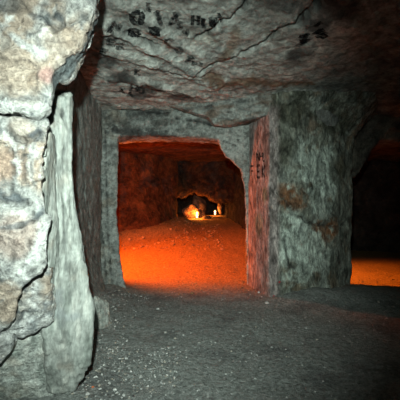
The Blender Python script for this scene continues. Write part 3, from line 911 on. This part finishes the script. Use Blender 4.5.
# ================================================================== FLOOR LAMPS
def lathe(name, prof, mat, loc, parent, seg=16):
    v = []; f = []
    for r, z in prof:
        for k in range(seg):
            a = 2 * math.pi * k / seg
            v.append((loc[0] + r * math.cos(a), loc[1] + r * math.sin(a), loc[2] + z))
    n = len(prof)
    for i in range(n - 1):
        for k in range(seg):
            f.append((i * seg + k, i * seg + (k + 1) % seg, (i + 1) * seg + (k + 1) % seg, (i + 1) * seg + k))
    f.append(tuple(reversed(range(seg)))); f.append(tuple((n - 1) * seg + k for k in range(seg)))
    return mesh_obj(name, v, f, mat, parent)

def floor_lamp(px, y, h, r, glow, label, energy, color):
    x = fl(px, y); z = fheight(x, y)
    t = empty('floor_lamp', (x, y, z))
    tag(t, label, 'lamp')
    lathe('base', [(r * 1.5, -0.02), (r * 1.5, 0.025), (r * 1.1, 0.035)], M['housing'], (x, y, z), t)
    lathe('tube', [(r * 0.85, 0.03), (r, 0.05), (r, h - 0.05), (r * 0.8, h - 0.02)], M[glow], (x, y, z), t)
    lathe('cap', [(r * 0.9, h - 0.022), (r * 0.9, h), (r * 0.4, h + 0.012)], M['housing'], (x, y, z), t)
    point('lamp_glow', (x, y - r - 0.05, z + h * 0.6), energy, color, 0.05)
    point('lamp_glow', (x, y + r + 0.06, z + h * 0.7), energy, color, 0.05)
floor_lamp(197, 13.0, 0.29, 0.042, 'glow', 'brighter greenish-white tube lamp standing in front of the lit boulder', 30, (1.0, 0.26, 0.035))
floor_lamp(215, 15.5, 0.27, 0.04, 'glow2', 'dimmer warm tube lamp standing deeper in the tunnel', 12, (1.0, 0.30, 0.05))

# ================================================================== CHARCOAL WRITING
def stroke(verts, faces, bvh, pts, width):
    path = []
    for (x0, y0), (x1, y1) in zip(pts[:-1], pts[1:]):
        n = max(2, int(math.hypot(x1 - x0, y1 - y0) / 0.6))
        for i in range(n): path.append((x0 + (x1 - x0) * i / n, y0 + (y1 - y0) * i / n))
    path.append(pts[-1])
    hits = [hit(bvh, *p) for p in path]
    hits = [h for h in hits if h[0] is not None]
    if len(hits) < 2: return
    start = len(verts)
    for i, (lo, no) in enumerate(hits):
        a = hits[max(i - 1, 0)][0]; b = hits[min(i + 1, len(hits) - 1)][0]
        if no.dot(CAM - lo) < 0: no = -no
        tdir = (b - a).normalized()
        s = no.cross(tdir).normalized()
        ww = width * (0.8 + 0.5 * random.random()) * 0.5
        for k in (-1, 0, 1):
            pt = lo + s * ww * k + no * 0.03
            h2 = bvh.ray_cast(pt, -no, 0.12)
            base_ = h2[0] if h2[0] is not None else lo + s * ww * k
            verts.append(tuple(base_ + no * 0.004))
    for i in range(len(hits) - 1):
        for k in (0, 1):
            o_ = start + i * 3 + k
            faces.append((o_, o_ + 1, o_ + 4, o_ + 3))

GLYPH = {
    'H': [[(0, 0), (0, 1)], [(1, 0), (1, 1)], [(0, .5), (1, .5)]],
    'L': [[(0, 0), (0, 1), (.8, 1)]],
    'I': [[(.5, 0), (.5, 1)]],
    'U': [[(0, 0), (0, .8), (.5, 1), (1, .8), (1, 0)]],
    'M': [[(0, 1), (.15, 0), (.5, .7), (.85, 0), (1, 1)]],
    'W': [[(0, 0), (.2, 1), (.5, .3), (.8, 1), (1, 0)]],
    'N': [[(0, 1), (0, 0), (1, 1), (1, 0)]],
    'E': [[(1, 0), (0, 0), (0, 1), (1, 1)], [(0, .5), (.8, .5)]],
    'F': [[(1, 0), (0, 0), (0, 1)], [(0, .5), (.8, .5)]],
    'K': [[(0, 0), (0, 1)], [(1, 0), (0, .5), (1, 1)]],
    'A': [[(0, 1), (.5, 0), (1, 1)], [(.2, .6), (.8, .6)]],
    'O': [[(.5, 0), (.1, .2), (0, .6), (.3, .95), (.7, 1), (1, .7), (.95, .25), (.5, 0)]],
    'S': [[(1, .1), (.5, 0), (.05, .2), (.3, .5), (.8, .6), (.95, .85), (.5, 1), (0, .9)]],
    'C': [[(1, .1), (.5, 0), (0, .35), (.1, .85), (.6, 1), (1, .9)]],
    'V': [[(0, 0), (.5, 1), (1, 0)]],
    'X': [[(0, 0), (1, 1)], [(1, 0), (0, 1)]],
    'T': [[(0, 0), (1, 0)], [(.5, 0), (.5, 1)]],
    'Y': [[(0, 0), (.5, .5), (1, 0)], [(.5, .5), (.5, 1)]],
    '-': [[(0, .5), (1, .5)]],
    'Z': [[(0, 0), (1, 0), (0, 1), (1, 1)]],
}
def letter(ch, x, y, w_, h_, bvh, parent, width, ang=0.0, mat='charcoal'):
    vs_, fs = [], []
    ca, sa = math.cos(ang), math.sin(ang)
    for line in GLYPH[ch]:
        pts = []
        for gx, gy in line:
            dx, dy = (gx - .5) * w_, (gy - .5) * h_
            pts.append((x + dx * ca - dy * sa, y + dx * sa + dy * ca))
        stroke(vs_, fs, bvh, pts, width)
    if fs:
        mesh_obj('charcoal_letter', vs_, fs, M[mat], parent)

def letters(rows, bvh, parent, width, mat):
    for ch, x, y, w_, h_, ang in rows:
        letter(ch, x, y, w_, h_, bvh, parent, width, ang, mat)

letters([('H', 195.5, 20, 6, 10, 0.05), ('I', 202.5, 21.5, 4, 8, 0.1), ('L', 205.5, 22.5, 4, 8, 0.1), ('W', 213, 21.5, 6, 9, 0.0), ('I', 220, 17, 4, 10, -0.35)], CEIL_BVH, ceiling, 0.034, 'charcoal')
letters([('O', 137, 17.5, 11, 12, 0.5), ('S', 154.5, 31.5, 10, 6, 0.45), ('S', 134, 32, 12, 5, 0.2)], CEIL_BVH, ceiling, 0.050, 'charcoal')
letters([('C', 169, 42, 7, 6, 0.4), ('O', 179, 50, 6, 5, 0.5), ('V', 172, 22, 5, 8, 0.7), ('X', 176, 16, 6, 8, 0.3), ('S', 180, 25, 5, 6, 0.3),
         ('V', 186, 32, 5, 6, -0.2), ('Z', 190, 59, 8, 4, 0.15), ('N', 197, 64, 8, 4, 0.1), ('Y', 158, 15, 4, 10, -0.4), ('T', 160, 22, 4, 8, -0.5),
         ('N', 116, 26, 8, 6, 0.3), ('A', 110, 30, 7, 7, 0.4), ('E', 112, 42, 8, 5, 0.2), ('B' if 'B' in GLYPH else 'S', 120, 46, 8, 5, 0.2), ('K', 138, 72, 5, 6, 0.1),
         ('H', 134, 88, 6, 7, 0.1), ('O', 141, 90, 5, 6, 0.1), ('A', 130, 94, 5, 5, 0.1), ('X', 122, 90, 5, 5, 0.3),
         ('E', 104, 52, 6, 5, 0.4), ('L', 150, 6, 4, 8, 0.0)], CEIL_BVH, ceiling, 0.036, 'faint')
letters([('Z', 305, 38, 9, 6, -0.5), ('T', 300, 44, 6, 8, 0.9), ('S', 320, 33, 11, 5, -0.4), ('-', 318, 24, 9, 4, -0.5), ('-', 325, 37, 8, 4, -0.4)], CEIL_BVH, ceiling, 0.05, 'charcoal')
letters([('N', 257.8, 156.5, 3.0, 8, 0), ('H', 261.3, 156.5, 2.6, 8.5, 0), ('L', 264.2, 157, 2.0, 8, 0)], PIL_BVH, pillar, 0.028, 'charcoal')
letters([('F', 252.5, 171, 2.6, 10, 0), ('E', 258.8, 171.5, 3.0, 12, 0), ('K', 263.8, 171.5, 2.8, 12, 0)], PIL_BVH, pillar, 0.034, 'charcoal')
letters([('I', 254.5, 156, 2, 8, 0), ('I', 267, 172, 2, 10, 0)], PIL_BVH, pillar, 0.024, 'faint')

# ================================================================== LOOSE STONES AND GRAVEL
def pebble_mesh(seed):
    r = np.random.default_rng(seed)
    pts = r.normal(size=(11, 3)); pts /= np.linalg.norm(pts, axis=1)[:, None]
    pts *= np.array((1.0, 0.8, 0.6)) * (0.8 + 0.4 * r.random((11, 1)))
    return hull([tuple(p) for p in pts])
PEB = [pebble_mesh(s) for s in range(8)]

gv, gf, gc = [], [], []
def scatter(n, xr, yr, smin, smax, cols):
    for _ in range(n):
        x = random.uniform(*xr); y = random.uniform(*yr)
        s = smin + (smax - smin) * random.random() ** 3
        v, f = random.choice(PEB)
        a = random.random() * 6.28; ca, sa = math.cos(a), math.sin(a)
        z = fheight(x, y) + s * 0.25
        b0 = len(gv)
        col = np.array(random.choice(cols)) * random.uniform(0.7, 1.2)
        for p in v:
            gv.append((x + s * (p[0] * ca - p[1] * sa), y + s * (p[0] * sa + p[1] * ca), z + s * p[2])); gc.append(col)
        for fc in f: gf.append(tuple(b0 + i for i in fc))
GREY = [(0.2, 0.21, 0.2), (0.30, 0.31, 0.30), (0.42, 0.43, 0.41), (0.22, 0.22, 0.21), (0.36, 0.33, 0.28), (0.46, 0.47, 0.45)]
scatter(500, (-0.95, 1.2), (2.4, 3.6), 0.004, 0.014, GREY)
scatter(700, (-1.0, -0.2), (2.4, 3.5), 0.005, 0.018, GREY)
scatter(400, (-1.4, 3.0), (3.4, 5.6), 0.006, 0.018, GREY)
scatter(250, (-1.5, -0.8), (3.2, 5.4), 0.008, 0.022, GREY)
SAND = [(0.34, 0.21, 0.09), (0.40, 0.26, 0.12), (0.22, 0.14, 0.07)]
scatter(350, (-1.2, 0.8), (5.4, 7.5), 0.008, 0.025, SAND)
scatter(420, (-2.6, 0.6), (8.6, 11.5), 0.02, 0.07, SAND)
scatter(120, (2.8, 4.4), (6.2, 9.0), 0.01, 0.03, SAND)
gravel = mesh_obj('gravel', gv, gf, M['pebble'], floor, tint=np.array(gc), smooth=False)
gravel['kind'] = 'stuff'

# the stones large enough to pick out one by one
spots = [(96, 378, .020, (0.66, 0.67, 0.64)), (115, 390, .017, (0.60, 0.61, 0.58)), (104, 366, .015, (0.52, 0.53, 0.50)), (88, 396, .021, (0.42, 0.42, 0.40)),
         (131, 372, .014, (0.62, 0.62, 0.6)), (120, 358, .016, (0.58, 0.58, 0.55)), (148, 388, .015, (0.50, 0.50, 0.48)), (134, 397, .018, (0.10, 0.10, 0.10)), (110, 350, .015, (0.55, 0.56, 0.53)),
         (158, 310, .025, (0.50, 0.51, 0.49)), (127, 340, .017, (0.45, 0.46, 0.44)), (93, 388, .013, (0.55, 0.16, 0.07))]
for i, (px, py, s, col) in enumerate(spots):
    y = 510 / (py - 200); x = fl(px, y)
    v, f = PEB[i % 8]
    z = fheight(x, y)
    v2 = np.array(v) * s + np.array((x, y, z + s * 0.35))
    o = mesh_obj('stone', v2, f, M['pebble'], tint=np.tile(col, (len(v2), 1)), smooth=False, origin=(x, y, z))
    if col[0] < 0.15: tag(o, 'small blackish loose stone on the grit floor', 'stone', 'loose stones on the grit by the outcrop')
    elif col[0] > 1.5 * col[1]: tag(o, 'small brick-red stone at the foot of the pale outcrop', 'stone', 'loose stones on the grit by the outcrop')
    elif i == 9: tag(o, 'lone grey stone on the grit just short of the doorway', 'stone', 'loose stones on the grit by the outcrop')
    else: tag(o, 'small pale grey loose stone on the grit floor beside the outcrop', 'stone', 'loose stones on the grit by the outcrop')
for i, (px, py, s) in enumerate([(259, 294, .030), (267, 305, .034), (262, 299, .022)]):
    y = 510 / (py - 200) - 0.02; x = fl(px, y)
    v, f = PEB[(i + 3) % 8]
    z = fheight(x, y)
    v2 = np.array(v) * s + np.array((x, y, z + s * 0.35))
    o = mesh_obj('stone', v2, f, M['pebble'], tint=np.tile((0.5, 0.46, 0.44), (len(v2), 1)), smooth=False, origin=(x, y, z))
    tag(o, 'small pale stone lying at the doorway corner of the pillar foot', 'stone', 'stones at the pillar foot')

# flecks of red paint low on the pillar
for px, py, r in ((279.5, 282, 0.026), (273.8, 296, 0.022)):
    h, n = hit(PIL_BVH, px, py)
    if h is not None:
        v, f = PEB[2]
        v2 = np.array(v) * r * np.array((1, 0.35, 1.0)) + np.array(h)
        mesh_obj('red_fleck', v2, f, M['red'], pillar, smooth=False)
